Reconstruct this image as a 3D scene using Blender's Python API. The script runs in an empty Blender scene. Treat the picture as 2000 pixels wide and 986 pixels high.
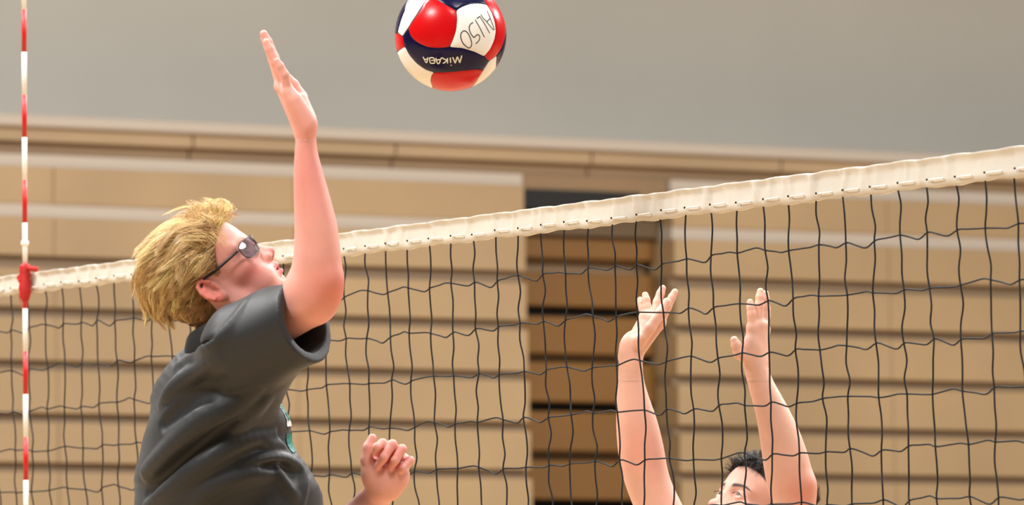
import bpy, bmesh, math, random
import numpy as np
from mathutils import Vector, Matrix
from mathutils.geometry import delaunay_2d_cdt

random.seed(7)
rng = np.random.default_rng(11)
sc = bpy.context.scene
COL = sc.collection

# ------------------------------------------------------------------ camera
FPX, PITCH, CAMZ = 13183.0, 0.057368, 1.5746       # focal length in pixels of a 2000 px wide frame
cp_, sp_ = math.cos(PITCH), math.sin(PITCH)
CAM = np.array([0.0, 0.0, CAMZ])
CR = np.array([1.0, 0, 0]); CF = np.array([0, cp_, sp_]); CU = np.array([0, -sp_, cp_])
cd = bpy.data.cameras.new('camera'); cam = bpy.data.objects.new('camera', cd); COL.objects.link(cam)
cam.location = CAM; cam.rotation_euler = (math.pi / 2 + PITCH, 0, 0)
cd.sensor_fit = 'HORIZONTAL'; cd.sensor_width = 36.0; cd.lens = FPX / 2000 * 36.0
cd.clip_start = 0.5; cd.clip_end = 200
cd.dof.use_dof = True; cd.dof.focus_distance = 12.95; cd.dof.aperture_fstop = 9.0
sc.camera = cam

# ------------------------------------------------------------------ light
w = bpy.data.worlds.new('gym_air'); sc.world = w; w.use_nodes = True
bg = w.node_tree.nodes['Background']; bg.inputs[0].default_value = (1.0, 0.98, 0.95, 1); bg.inputs[1].default_value = 0.15
def ceiling_lamp(x, y, z, size, power, col=(1, 0.985, 0.965)):
    l = bpy.data.lights.new('ceiling_lamp', 'AREA'); l.energy = power * 0.95; l.size = size; l.color = col; l.shape = 'SQUARE'
    o = bpy.data.objects.new('ceiling_lamp', l); COL.objects.link(o); o.location = (x, y, z)
for x, y, pw in ((-5.0, 8.5, 1120), (-5.0, 14.5, 1220), (-5.0, 21.0, 700), (1.5, 8.5, 450), (1.5, 14.5, 520), (3.5, 21.0, 1500), (8.0, 8.5, 400), (10.0, 21, 2300), (8.0, 14.5, 500)):
    ceiling_lamp(x, y, 8.2, 1.8, pw)
sc.view_settings.view_transform = 'Standard'; sc.view_settings.look = 'None'
sc.view_settings.gamma = 1.0; sc.view_settings.use_curve_mapping = False
sc.view_settings.exposure = -0.32

# ------------------------------------------------------------------ helpers
def P(px, py, d):
    return CAM + d * CF + (px - 1000) / FPX * d * CR + (493 - py) / FPX * d * CU
def V3(r, u, t):                                     # right, up, towards the camera
    return r * CR + u * CU - t * CF
def nrm(v):
    v = np.asarray(v, float); return v / np.linalg.norm(v)
def lin(c):
    return tuple(((x / 255) / 12.92 if x / 255 <= 0.04045 else (((x / 255) + 0.055) / 1.055) ** 2.4) for x in c)
def mat(name, color=None, rough=0.6, attr=None, noise=None, bump=None, spec=0.5, sss=0, coat=0, metal=0, sheen=0):
    m = bpy.data.materials.new(name); m.use_nodes = True
    nt = m.node_tree; b = nt.nodes['Principled BSDF']
    b.inputs['Roughness'].default_value = rough; b.inputs['Specular IOR Level'].default_value = spec
    b.inputs['Metallic'].default_value = metal
    if coat: b.inputs['Coat Weight'].default_value = coat; b.inputs['Coat Roughness'].default_value = 0.12
    if sheen: b.inputs['Sheen Weight'].default_value = sheen
    tc = nt.nodes.new('ShaderNodeTexCoord')
    if attr:
        a = nt.nodes.new('ShaderNodeAttribute'); a.attribute_name = attr; src = a.outputs['Color']
    else:
        rgb = nt.nodes.new('ShaderNodeRGB'); rgb.outputs[0].default_value = (*lin(color), 1); src = rgb.outputs[0]
    if noise:                                        # (scale, low, high, (sx,sy,sz))
        n = nt.nodes.new('ShaderNodeTexNoise'); n.inputs['Scale'].default_value = noise[0]; n.inputs['Detail'].default_value = 5
        mp = nt.nodes.new('ShaderNodeMapping'); mp.inputs['Scale'].default_value = noise[3] if len(noise) > 3 else (1, 1, 1)
        nt.links.new(tc.outputs['Object'], mp.inputs[0]); nt.links.new(mp.outputs[0], n.inputs[0])
        r = nt.nodes.new('ShaderNodeMapRange'); r.inputs['From Min'].default_value = 0.3; r.inputs['From Max'].default_value = 0.7
        r.inputs['To Min'].default_value = noise[1]; r.inputs['To Max'].default_value = noise[2]
        nt.links.new(n.outputs[0], r.inputs[0])
        mx = nt.nodes.new('ShaderNodeVectorMath'); mx.operation = 'SCALE'
        nt.links.new(src, mx.inputs[0]); nt.links.new(r.outputs[0], mx.inputs['Scale']); src = mx.outputs[0]
    nt.links.new(src, b.inputs['Base Color'])
    if sss:
        b.inputs['Subsurface Weight'].default_value = sss; b.inputs['Subsurface Radius'].default_value = (1.0, 0.35, 0.2); b.inputs['Subsurface Scale'].default_value = 0.006
    if bump:                                         # (scale, strength, distance)
        n = nt.nodes.new('ShaderNodeTexNoise'); n.inputs['Scale'].default_value = bump[0]; n.inputs['Detail'].default_value = 4
        nt.links.new(tc.outputs['Object'], n.inputs[0])
        bp = nt.nodes.new('ShaderNodeBump'); bp.inputs['Strength'].default_value = bump[1]; bp.inputs['Distance'].default_value = bump[2]
        nt.links.new(n.outputs[0], bp.inputs['Height']); nt.links.new(bp.outputs[0], b.inputs['Normal'])
    return m
def mesh_obj(name, verts, faces, material, parent=None, smooth=True, col=None):
    me = bpy.data.meshes.new(name)
    verts = np.asarray(verts, float); 
    me.from_pydata(verts.tolist(), [], faces if isinstance(faces, list) else faces.tolist()); me.update()
    if col is not None:
        a = me.color_attributes.new('Col', 'FLOAT_COLOR', 'POINT')
        c4 = np.ones((len(verts), 4), np.float32); c4[:, :3] = col; a.data.foreach_set('color', c4.ravel())
    if smooth: me.polygons.foreach_set('use_smooth', [True] * len(me.polygons))
    if material: me.materials.append(material)
    o = bpy.data.objects.new(name, me); COL.objects.link(o)
    if parent: o.parent = parent
    return o
def inst(src, parent=None, M=None):
    o = src.copy(); COL.objects.link(o); o.parent = parent
    if M is not None: o.matrix_local = M
    return o
def tag(o, label=None, cat=None, group=None, kind=None):
    for k, v in (('label', label), ('category', cat), ('group', group), ('kind', kind)):
        if v: o[k] = v
    return o
def empty(name, loc=(0, 0, 0)):
    o = bpy.data.objects.new(name, None); COL.objects.link(o); o.empty_display_size = 0.1
    return o
def tube_geo(pts, rad, sides=6, closed=False, caps=True):
    pts = np.asarray(pts, float); n = len(pts); rad = np.broadcast_to(np.asarray(rad, float), (n,))
    if closed: tan = np.roll(pts, -1, 0) - np.roll(pts, 1, 0)
    else: tan = np.gradient(pts, axis=0)
    tan /= np.linalg.norm(tan, axis=1)[:, None] + 1e-12
    ref = np.array([0.31, 0.77, 0.55]); V = []
    a = nrm(np.cross(tan[0], ref))
    for i in range(n):
        a = a - tan[i] * np.dot(a, tan[i]); a = nrm(a); b = np.cross(tan[i], a)
        for j in range(sides):
            th = 2 * math.pi * j / sides
            V.append(pts[i] + rad[i] * (math.cos(th) * a + math.sin(th) * b))
    F = []
    for i in range(n if closed else n - 1):
        i2 = (i + 1) % n
        for j in range(sides):
            j2 = (j + 1) % sides
            F.append((i * sides + j, i * sides + j2, i2 * sides + j2, i2 * sides + j))
    if caps and not closed:
        F.append(tuple(range(sides - 1, -1, -1))); F.append(tuple((n - 1) * sides + j for j in range(sides)))
    return V, F
def catmull(pts, m):
    pts = np.asarray(pts, float); q = np.vstack([2 * pts[0] - pts[1], pts, 2 * pts[-1] - pts[-2]]); out = []
    for i in range(len(pts) - 1):
        p0, p1, p2, p3 = q[i:i + 4]
        for t in np.arange(m) / m:
            out.append(0.5 * (2 * p1 + (p2 - p0) * t + (2 * p0 - 5 * p1 + 4 * p2 - p3) * t * t + (3 * p1 - p0 - 3 * p2 + p3) * t ** 3))
    out.append(pts[-1]); return np.array(out)
def box_geo(lo, hi):
    (a, b, c), (d, e, f) = lo, hi
    v = [(a, b, c), (d, b, c), (d, e, c), (a, e, c), (a, b, f), (d, b, f), (d, e, f), (a, e, f)]
    return v, [(0, 3, 2, 1), (4, 5, 6, 7), (0, 1, 5, 4), (1, 2, 6, 5), (2, 3, 7, 6), (3, 0, 4, 7)]

# ------------------------------------------------------------------ implicit surfaces (smooth unions, meshed with surface nets)
class SDF:
    def __init__(self): self.ops = []
    def add(self, kind, fn, c, r, k): self.ops.append((kind, fn, np.asarray(c, np.float32), float(r), float(k)))
    def cone(self, a, b, r1, r2, k=0.01, kind='u'):
        a = np.asarray(a, np.float32); b = np.asarray(b, np.float32); ab = b - a; L = float(ab @ ab) + 1e-12
        def fn(Q):
            q = Q - a; t = np.clip(q @ ab / L, 0, 1)
            return np.sqrt(((q - t[:, None] * ab) ** 2).sum(1)) - (r1 + (r2 - r1) * t)
        self.add(kind, fn, (a + b) / 2, math.sqrt(L) / 2 + max(r1, r2), k)
    def chain(self, pts, rads, k=0.003, k0=0.01, kind='u'):
        for i in range(len(pts) - 1): self.cone(pts[i], pts[i + 1], rads[i], rads[i + 1], k0 if i == 0 else k, kind)
    def ell(self, c, rad, M=None, k=0.01, kind='u'):
        c = np.asarray(c, np.float32); rad = np.asarray(rad, np.float32); M = np.eye(3, dtype=np.float32) if M is None else np.asarray(M, np.float32)
        def fn(Q):
            q = (Q - c) @ M; k0 = np.sqrt(((q / rad) ** 2).sum(1)) + 1e-9; k1 = np.sqrt(((q / rad ** 2) ** 2).sum(1)) + 1e-9
            return k0 * (k0 - 1) / k1
        self.add(kind, fn, c, float(rad.max()), k)
    def tube(self, C, ru, rv, k=0.006, k0=0.01, vdir=None, kind='u', cap=1.0):
        st = catmull(np.column_stack([np.asarray(C, float), ru, rv]), 3 if len(C) > 2 else 1)
        C = st[:, :3].astype(np.float32); ru = st[:, 3].tolist(); rv = st[:, 4].tolist(); k = min(k, 0.0006); vdir = CF if vdir is None else vdir
        for i in range(len(C) - 1):
            a, b = C[i], C[i + 1]; ab = b - a; L = float(ab @ ab); W = (ab / math.sqrt(L)).astype(np.float32)
            Vv = nrm(vdir - W * (vdir @ W)).astype(np.float32); U = np.cross(W, Vv).astype(np.float32)
            def fn(Q, a=a, ab=ab, L=L, W=W, Vv=Vv, U=U, i=i):
                q = Q - a; t = np.clip(q @ ab / L, 0, 1); q = q - t[:, None] * ab
                u = ru[i] + (ru[i + 1] - ru[i]) * t; v = rv[i] + (rv[i + 1] - rv[i]) * t; m = np.minimum(u, v)
                return (np.sqrt((q @ U / u) ** 2 + (q @ Vv / v) ** 2 + (q @ W / (m * cap)) ** 2) - 1) * m * min(1, cap * 1.5)
            self.add(kind, fn, (a + b) / 2, math.sqrt(L) / 2 + max(ru[i], ru[i + 1], rv[i], rv[i + 1]), k0 if i == 0 else k)
    def __call__(self, Q):
        Q = np.asarray(Q, np.float32); lo = Q.min(0); hi = Q.max(0); d = np.full(len(Q), 1.0, np.float32); km = max(o[4] for o in self.ops)
        for kind, fn, c, r, k in self.ops:
            if kind != 'x' and np.linalg.norm(np.maximum(np.maximum(lo - c, c - hi), 0)) - r > km + 0.03: continue
            e = fn(Q)
            if kind == 'u':
                h = np.maximum(k - np.abs(d - e), 0) / k; d = np.minimum(d, e) - h * h * k * 0.25
            elif kind == 's':
                e = -e; h = np.maximum(k - np.abs(d - e), 0) / k; d = np.maximum(d, e) + h * h * k * 0.25
            elif kind == 'x':                        # intersection with a half space
                h = np.maximum(k - np.abs(d - e), 0) / k; d = np.maximum(d, e) + h * h * k * 0.25
            elif kind == 'd': d = d + e              # displacement
        return d
    def cut(self, c, n, k=0.002):
        c = np.asarray(c, np.float32); n = np.asarray(n, np.float32); self.add('x', lambda Q: (Q - c) @ n, c, 99, k)
def surface(f, lo, hi, h, B=6):
    lo = np.asarray(lo, np.float64); hi = np.asarray(hi, np.float64)
    nb = np.ceil((hi - lo) / (B * h)).astype(int)
    ii = np.stack(np.meshgrid(*[np.arange(n) for n in nb], indexing='ij'), -1).reshape(-1, 3)
    g = (ii // 4) @ np.array([10 ** 6, 10 ** 3, 1]); blocks, vals = [], []
    o = np.stack(np.meshgrid(*[np.arange(B + 1)] * 3, indexing='ij'), -1).reshape(-1, 3)
    order = np.argsort(g, kind='stable'); ii = ii[order]; g = g[order]
    cuts = np.flatnonzero(np.diff(g)) + 1
    for grp in np.split(ii, cuts):
        c = lo + (grp + 0.5) * B * h
        act = grp[np.abs(f(c)) < B * h * 1.6]
        if len(act):
            pts = lo + (act[:, None, :] * B + o[None]) * h
            blocks.append(act); vals.append(f(pts.reshape(-1, 3)).reshape(len(act), B + 1, B + 1, B + 1))
    blk = np.concatenate(blocks); val = np.concatenate(vals)
    nid = (blk[:, None, :] * B + o[None]).reshape(-1, 3); nid = (nid[:, 0] * (nb[1] * B + 2) + nid[:, 1]) * (nb[2] * B + 2) + nid[:, 2]
    _, fi, inv = np.unique(nid, return_index=True, return_inverse=True); val = val.reshape(-1)[fi][inv.ravel()].reshape(val.shape)   # shared corners agree
    S = val < 0
    cor = [(a, b, c) for a in (0, 1) for b in (0, 1) for c in (0, 1)]
    cnt = sum(S[:, a:a + B, b:b + B, c:c + B].astype(np.int8) for a, b, c in cor)
    bi, x, y, z = np.nonzero((cnt > 0) & (cnt < 8))
    cell = blk[bi] * B + np.stack([x, y, z], 1)
    NN = nb * B + 2
    cid = (cell[:, 0] * NN[1] + cell[:, 1]) * NN[2] + cell[:, 2]
    cv = {c: val[bi, x + c[0], y + c[1], z + c[2]] for c in cor}
    acc = np.zeros((len(cid), 3)); num = np.zeros(len(cid))
    for a in cor:
        for ax in range(3):
            if a[ax] == 0:
                b = list(a); b[ax] = 1; b = tuple(b); va, vb = cv[a], cv[b]; m = (va < 0) != (vb < 0)
                t = np.where(m, va / np.where(m, va - vb, 1), 0); p = np.tile(np.array(a, float), (len(cid), 1)); p[:, ax] = t
                acc[m] += p[m]; num[m] += 1
    verts = lo + (cell + acc / num[:, None]) * h
    so = np.argsort(cid); sid = cid[so]
    def look(q):
        j = np.searchsorted(sid, q); j = np.minimum(j, len(sid) - 1); ok = sid[j] == q; return so[j], ok
    st = (NN[1] * NN[2], NN[2], 1); quads = []
    v0 = cv[(0, 0, 0)] < 0
    for ax in range(3):
        e = [0, 0, 0]; e[ax] = 1; v1 = cv[tuple(e)] < 0; b, c = (ax + 1) % 3, (ax + 2) % 3
        for m, flip in ((v0 & ~v1, False), (~v0 & v1, True)):
            q0 = cid[m]; r = [look(q) for q in (q0, q0 - st[b], q0 - st[b] - st[c], q0 - st[c])]
            ok = r[0][1] & r[1][1] & r[2][1] & r[3][1]; q = np.stack([t[0] for t in r], 1)[ok]
            quads.append(q[:, ::-1] if flip else q)
    Q = np.concatenate(quads); use = np.unique(Q); mp = np.zeros(len(verts), np.int64); mp[use] = np.arange(len(use))
    return verts[use], mp[Q]
def fit(f, V, n=1):                                  # pull vertices onto the surface
    e = 8e-4
    for _ in range(n):
        d = f(V); G = np.stack([f(V + e * ax) - f(V - e * ax) for ax in np.eye(3)], 1) / (2 * e)
        G = G / (np.linalg.norm(G, axis=1)[:, None] + 1e-9); V = V - np.clip(d, -2e-3, 2e-3)[:, None] * G
    return V
def relax(V, F, n, lam=0.5):
    e = np.concatenate([F[:, [0, 1]], F[:, [1, 2]], F[:, [2, 3]], F[:, [3, 0]]]); e = np.concatenate([e, e[:, ::-1]]); N = len(V)
    cnt = np.bincount(e[:, 0], minlength=N)[:, None] + 1e-9
    for i in range(n):
        A = np.stack([np.bincount(e[:, 0], V[e[:, 1], k], N) for k in range(3)], 1) / cnt; V = V + lam * (A - V)
    return V
def join(parts, links=()):
    """one body mesh; links (i, j) sew patch i to patch j where they meet, so the figure is one connected surface"""
    V, F, n, off = [], [], 0, []
    for v, q in parts: V.append(v); F.append(q + n); off.append(n); n += len(v)
    for i, j in links:
        (va, qa), (vb, qb) = parts[i], parts[j]; ea = qa[::max(1, len(qa) // 2500)]; ca = va[ea].mean(1); best = None
        for s in range(0, len(qb), 4000):
            cb = vb[qb[s:s + 4000]].mean(1); d = ((ca[:, None, :] - cb[None, ::3]) ** 2).sum(2); k = np.unravel_index(np.argmin(d), d.shape)
            if best is None or d[k] < best[0]: best = (d[k], k[0], s + 3 * k[1])
        a = ea[best[1]] + off[i]; b = qb[best[2]] + off[j]; F.append(np.array([[a[0], a[1], b[1], b[0]]]))
    return np.concatenate(V), np.concatenate(F)
def ray_hit(f, px, py, d0=11.6, d1=13.0):
    ds = np.arange(d0, d1, 0.002); pts = np.array([P(px, py, d) for d in ds]); v = f(pts); j = np.flatnonzero(v < 0)
    return ds[j[0]] if len(j) else None

# ================================================================== the hall
M_wall = mat('painted_concrete', (188, 183, 172), 0.9, noise=(0.35, 0.88, 1.08), bump=(9, 0.25, 0.01))
M_floor = mat('maple_floor', (190, 160, 122), 0.35, noise=(3, 0.9, 1.08, (1, 14, 1)))
M_board = mat('bleacher_board', (160, 134, 98), 0.55, noise=(0.9, 0.84, 1.1, (1, 1, 1)))
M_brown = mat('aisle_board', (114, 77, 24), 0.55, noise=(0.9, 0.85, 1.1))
M_strip = mat('grey_rail', (176, 164, 150), 0.6)
M_fascia = mat('brown_shade_fascia', (132, 106, 76), 0.6, noise=(1.1, 0.9, 1.1))
M_lowrail = mat('shaded_grey_rail', (128, 106, 80), 0.6); M_dark = mat('black_panel', (12, 12, 13), 0.7)  # lower rails: the grey rail with the boards' overhang shade put into its colour
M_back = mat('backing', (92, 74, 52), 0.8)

ALPHA = math.atan(0.58); WD = 30.0
Wv = np.array([math.cos(ALPHA), math.sin(ALPHA), 0]); Nv = np.array([math.sin(ALPHA), -math.cos(ALPHA), 0]); Zv = np.array([0, 0, 1.0])
def hall(s, n, z): return np.array([0, WD, 0]) + s * Wv + n * Nv + z * Zv
def sx(px):
    q = (px - 1000) / FPX; return WD * q / (math.cos(ALPHA) - q * math.sin(ALPHA))
def zy(py): return CAMZ + (1250 - py) / FPX * WD     # height of a row seen at the middle of the frame
def hbox(name, s0, s1, n0, n1, z0, z1, m, parent=None, bev=0.0):
    v, f = box_geo((s0, n0, z0), (s1, n1, z1))
    f = [q[::-1] for q in f]                          # the (s, n, z) frame is left handed
    if bev:
        bm = bmesh.new(); vs = [bm.verts.new(p) for p in v]; [bm.faces.new([vs[i] for i in q]) for q in f]
        bmesh.ops.bevel(bm, geom=bm.edges[:], offset=bev, segments=1, affect='EDGES')
        v = [tuple(x.co) for x in bm.verts]; bm.verts.index_update(); f = [tuple(x.index for x in q.verts) for q in bm.faces]; bm.free()
    o = mesh_obj(name, [hall(*p) for p in v], f, m, parent, smooth=False)
    return o

fl = mesh_obj('floor', [(-30, -6, 0), (30, -6, 0), (30, 48, 0), (-30, 48, 0)], [(0, 1, 2, 3)], M_floor, smooth=False); tag(fl, kind='structure')
tag(hbox('wall_back', -16, 16, -1.75, -1.5, 0, 9.0, M_wall), kind='structure')

S0 = [(263, 287), (338, 361), (431, 456), (529, 553), (626, 645), (726, 745), (825, 843), (918, 936), (1012, 1030), (1106, 1124), (1200, 1218), (1294, 1312), (1388, 1406), (1482, 1500), (1576, 1594), (1670, 1688), (1764, 1782)]
def bank(name, s0, s1, label, step=1.32):
    root = empty(name); tag(root, label, 'bleachers', 'retracted bleachers along the wall')
    hbox('backing', s0 + 0.02, s1 - 0.02, -1.3, -0.21, 0, zy(345), M_back, root)
    for i in range(1, len(S0)):
        a, b = S0[i]
        rec = 0.02 if i < 3 else 0.055
        out = 0.012 * i
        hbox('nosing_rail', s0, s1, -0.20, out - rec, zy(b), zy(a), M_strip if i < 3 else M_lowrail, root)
        nxt = S0[i + 1][0] if i + 1 < len(S0) else 1840
        n = max(1, round((s1 - s0) / step)); e = np.linspace(s0, s1, n + 1)
        for j in range(n):
            hbox('bench_board', e[j] + 0.0015, e[j + 1] - 0.0015, -0.20, out + random.uniform(-0.002, 0.002), max(zy(nxt), 0.0), zy(b), M_board, root, 0.002)
    return root
bank('retracted_bleachers', sx(-900), sx(1022), 'tan retracted wooden bleachers to the left of the dark aisle')
bank('retracted_bleachers', sx(1312), sx(2900), 'tan retracted wooden bleachers behind the blocking player, right of the dark aisle')
# the deeper set aisle between the two banks
r = empty('aisle_unit'); tag(r, 'dark brown recessed aisle boards between the two tan bleacher banks', 'bleachers')
a0, a1 = sx(1022) + 0.005, sx(1312) - 0.005
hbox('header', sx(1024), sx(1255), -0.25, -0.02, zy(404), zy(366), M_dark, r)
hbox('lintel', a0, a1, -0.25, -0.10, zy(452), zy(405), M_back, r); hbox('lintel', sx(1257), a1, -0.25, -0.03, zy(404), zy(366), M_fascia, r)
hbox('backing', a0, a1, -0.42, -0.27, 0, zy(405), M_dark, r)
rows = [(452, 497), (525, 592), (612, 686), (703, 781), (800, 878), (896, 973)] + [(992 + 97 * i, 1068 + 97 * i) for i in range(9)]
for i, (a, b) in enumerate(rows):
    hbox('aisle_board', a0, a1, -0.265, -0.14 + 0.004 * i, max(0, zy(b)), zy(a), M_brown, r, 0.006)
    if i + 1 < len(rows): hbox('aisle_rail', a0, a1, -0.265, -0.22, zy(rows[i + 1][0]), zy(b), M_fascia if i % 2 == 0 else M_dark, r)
# the top row: light cap rail over a tan fascia, lower half coloured as shaded, that runs through above the aisle
M_fascia2 = mat('tan_fascia', (158, 134, 102), 0.6, noise=(1.1, 0.9, 1.1)); r = empty('top_row'); tag(r, 'top row of the bleachers with light cap rail under the grey wall', 'bleachers')
hbox('cap_rail', sx(-900), sx(2900), -1.49, 0.02, zy(287), zy(263), M_strip, r, 0.008)
e = np.linspace(sx(-900), sx(2900), 11)
for j in range(10):
    hbox('fascia_board', e[j] + 0.004, e[j + 1] - 0.004, -0.5, -0.01, zy(313), zy(287), M_fascia2, r, 0.002)
    hbox('fascia_board', e[j] + 0.004, e[j + 1] - 0.004, -0.5, -0.05, zy(337), zy(313), M_fascia, r, 0.002)  # lower half of the fascia, its shadow painted in as a darker brown
hbox('fascia_board', sx(1024), sx(1310), -0.4, -0.03, zy(366), zy(337.3), M_fascia, r, 0.002)

# ================================================================== the net
TH = 1.0985491; NA = np.array([-1.16978, 15.75750, 0]); ND = np.array([math.cos(TH), -math.sin(TH), 0]); NN_ = np.array([-math.sin(TH), -math.cos(TH), 0])
def net(s, z, n=0.0): return NA + s * ND + n * NN_ + np.array([0, 0, z])
M_cord = mat('black_cord', (10, 8, 8), 0.75)
M_vinyl = mat('white_vinyl', (214, 209, 197), 0.42, noise=(9, 0.94, 1.03), bump=(26, 0.35, 0.004))
M_thread = mat('white_thread', (226, 222, 210), 0.6)
M_hole = mat('black_eyelet', (14, 12, 12), 0.8)
nroot = empty('volleyball_net'); tag(nroot, 'black string volleyball net with white vinyl top band', 'net')
K0, K1, RW = -11, 62, 10
ZT = 2.43
knot = {}
for k in range(K0, K1 + 1):
    w1 = random.uniform(-0.006, 0.006)
    for r_ in range(-1, RW):
        z = ZT - 0.132 - 0.0945 * r_ + random.uniform(-0.004, 0.004) if r_ >= 0 else ZT - 0.046
        if r_ == RW - 1: z = ZT - 0.132 - 0.0945 * r_
        knot[k, r_] = (0.1 * k + 0.071 * (ZT - 0.05 - z) + (random.uniform(-0.0085, 0.0085) + w1 * r_ / 6 if r_ >= 0 else random.uniform(-0.003, 0.003)), z)
for k in range(K0, K1 + 1):
    pts = []
    for r_ in range(-1, RW):
        s, z = knot[k, r_]; pts.append(net(s, z, 0.001))
        if r_ < RW - 1:
            s2, z2 = knot[k, r_ + 1]
            for t in (0.35, 0.7):
                pts.append(net(s + (s2 - s) * t + random.uniform(-0.0055, 0.0055), z + (z2 - z) * t, random.uniform(-0.003, 0.003)))
    v, f = tube_geo(catmull(pts, 3), 0.0018, 5); mesh_obj('vertical_cord', v, f, M_cord, nroot)
for r_ in range(0, RW - 1):
    pts = []
    for k in range(K0, K1 + 1):
        s, z = knot[k, r_]; pts.append(net(s, z, -0.001))
        if k < K1:
            s2, z2 = knot[k + 1, r_]; sag = random.uniform(-0.006, 0.013)
            pts.append(net(s + (s2 - s) * 0.4, z + (z2 - z) * 0.4 - sag * 0.55, random.uniform(-0.003, 0.003)))
            pts.append(net(s + (s2 - s) * 0.72, z + (z2 - z) * 0.72 - sag, random.uniform(-0.003, 0.003)))
    v, f = tube_geo(catmull(pts, 3), 0.0017, 5); mesh_obj('horizontal_cord', v, f, M_cord, nroot)
# knots where cords cross
kv, kf = [], []
ico = bmesh.new(); bmesh.ops.create_icosphere(ico, subdivisions=1, radius=0.0026); iv = np.array([v.co[:] for v in ico.verts]); ico.verts.index_update(); iff = [[v.index for v in f.verts] for f in ico.faces]; ico.free()
for (k, r_), (s, z) in knot.items():
    if r_ >= 0: kf += [[i + len(kv) for i in q] for q in iff]; kv += list(iv + net(s, z))
tag(mesh_obj('cord_knots', kv, kf, M_cord, nroot), kind='stuff')
# top band: folded vinyl over a cable, creased at every lacing
def band(s0, s1, ztop, zbot, name, m):
    ns = int((s1 - s0) / 0.006); V = []; F = []; prof = []
    for j in range(15):                               # front from the bottom to the top, then the back down
        t = j / 14
        prof.append(t)
    cs = {}
    for k in range(K0 - 1, K1 + 2): cs[k] = [(random.uniform(-0.035, 0.035), random.uniform(0.005, 0.014), random.choice((-1, 1)) * random.uniform(0.6, 1.6), random.uniform(0.2, 1)) for _ in range(3)]
    for i in range(ns + 1):
        s = s0 + (s1 - s0) * i / ns; k = int(round(s * 10)); ph = s * 10 - k
        zt = ztop + 0.004 * (s - 2.2) / 2.2 + 0.0007 * math.sin(s * 31) + 0.0007 * math.sin(s * 67 + 1.3)
        zb = zbot + 0.0015 * math.sin(s * 23 + 0.4) + 0.0010 * math.sin(s * 71)
        for t in prof:
            h = 1 - abs(2 * t - 1); z = zb + (zt - zb) * math.sin(h * math.pi / 2) ** 0.9
            side = 1 if t < 0.5 else -1
            bulge = 0.0035 + 0.0075 * math.exp(-((h - 0.82) / 0.16) ** 2)
            if h > 0.985: bulge = 0
            wr = 0
            for kk in (k - 1, k, k + 1):
                for (off, wd, sl, am) in cs.get(kk, ()):
                    u = (s - 0.1 * kk - off - sl * 0.012 * (h - 0.4)) / wd
                    if abs(u) < 3: wr += am * 0.0046 * math.exp(-u * u) * math.sin(min(1, h * 1.15) * math.pi) * (1 if am > 0.5 else -0.8)
            V.append(net(s, z, side * bulge + (wr if h < 0.985 else 0)))
    n = len(prof)
    for i in range(ns):
        for j in range(n):
            j2 = (j + 1) % n
            F.append((i * n + j, i * n + j2, (i + 1) * n + j2, (i + 1) * n + j))
    return mesh_obj(name, V, F, m, nroot)
band(K0 * 0.1, K1 * 0.1, ZT, ZT - 0.05, 'top_band', M_vinyl)
v, f = tube_geo([net(K0 * 0.1 + 0.071, knot[K0, RW - 1][1]), net(K1 * 0.1 + 0.071, knot[K1, RW - 1][1])], 0.006, 8); mesh_obj('bottom_rope', v, f, M_cord, nroot)
hv, hf = tube_geo([(0, 0, -0.001), (0, 0, 0.001)], 0.0021, 8); h0 = mesh_obj('lacing_hole', hv, hf, M_hole, nroot, smooth=False)
tv, tf = tube_geo(catmull([(0, 0, -0.0012), (0.008, 0, 0.0012), (0.024, 0, 0.0014), (0.042, 0, 0.0012), (0.05, 0, -0.0012)], 3), 0.0016, 6); t0 = mesh_obj('lacing_stitch', tv, tf, M_thread, nroot)
for k in range(K0, K1):
    M = Matrix((list(ND) + [0], [0, 0, 1, 0], list(NN_) + [0], [0, 0, 0, 1])).transposed()
    M.translation = Vector(net(0.1 * k + 0.012 + random.uniform(-0.003, 0.003), ZT - 0.036 + random.uniform(-0.002, 0.002), 0.0085))
    a = h0 if k == K0 else inst(h0, nroot); a.matrix_local = M
    M = M.copy(); M.translation = M.translation + Vector(ND * 0.006 + np.array([0, 0, -0.001]) - NN_ * 0.0012)
    b = t0 if k == K0 else inst(t0, nroot); b.matrix_local = M

# antenna
M_red = mat('antenna_red', (196, 22, 18), 0.4); M_white = mat('antenna_white', (238, 236, 228), 0.4); M_clamp = mat('clamp_red', (176, 20, 16), 0.6, bump=(60, 0.4, 0.003))
ar = empty('net_antenna'); tag(ar, 'red and white striped antenna rod strapped to the net', 'antenna')
def ant(z): return net(0.132 - 0.021 * (z - ZT), z, 0.022)
for i in range(-9, 9):
    z0 = 2.541 + 0.0995 * i; z1 = z0 + 0.0995
    v, f = tube_geo([ant(z0), ant(z1)], 0.0057, 14); mesh_obj('rod_stripe', v, f, M_white if (i + 1) % 2 == 0 else M_red, ar)
v, f = tube_geo([ant(2.487), ant(2.491), ant(2.497), ant(2.501)], [0.006, 0.0092, 0.0092, 0.006], 16); mesh_obj('rod_collar', v, f, M_white, ar)
zz = np.array([2.446, 2.442, 2.43, 2.418, 2.40, 2.38, 2.366, 2.358]); rr = np.array([0.0075, 0.0125, 0.0132, 0.0128, 0.0142, 0.0142, 0.011, 0.007])
v, f = tube_geo(catmull([ant(z) for z in zz], 3), np.interp(np.linspace(0, 7, 22), range(8), rr), 14)
v = [p + np.array([0.0012 * math.sin(p[2] * 700), 0, 0]) for p in v]; cl = mesh_obj('clamp_sleeve', v, f, M_clamp, ar)
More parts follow.
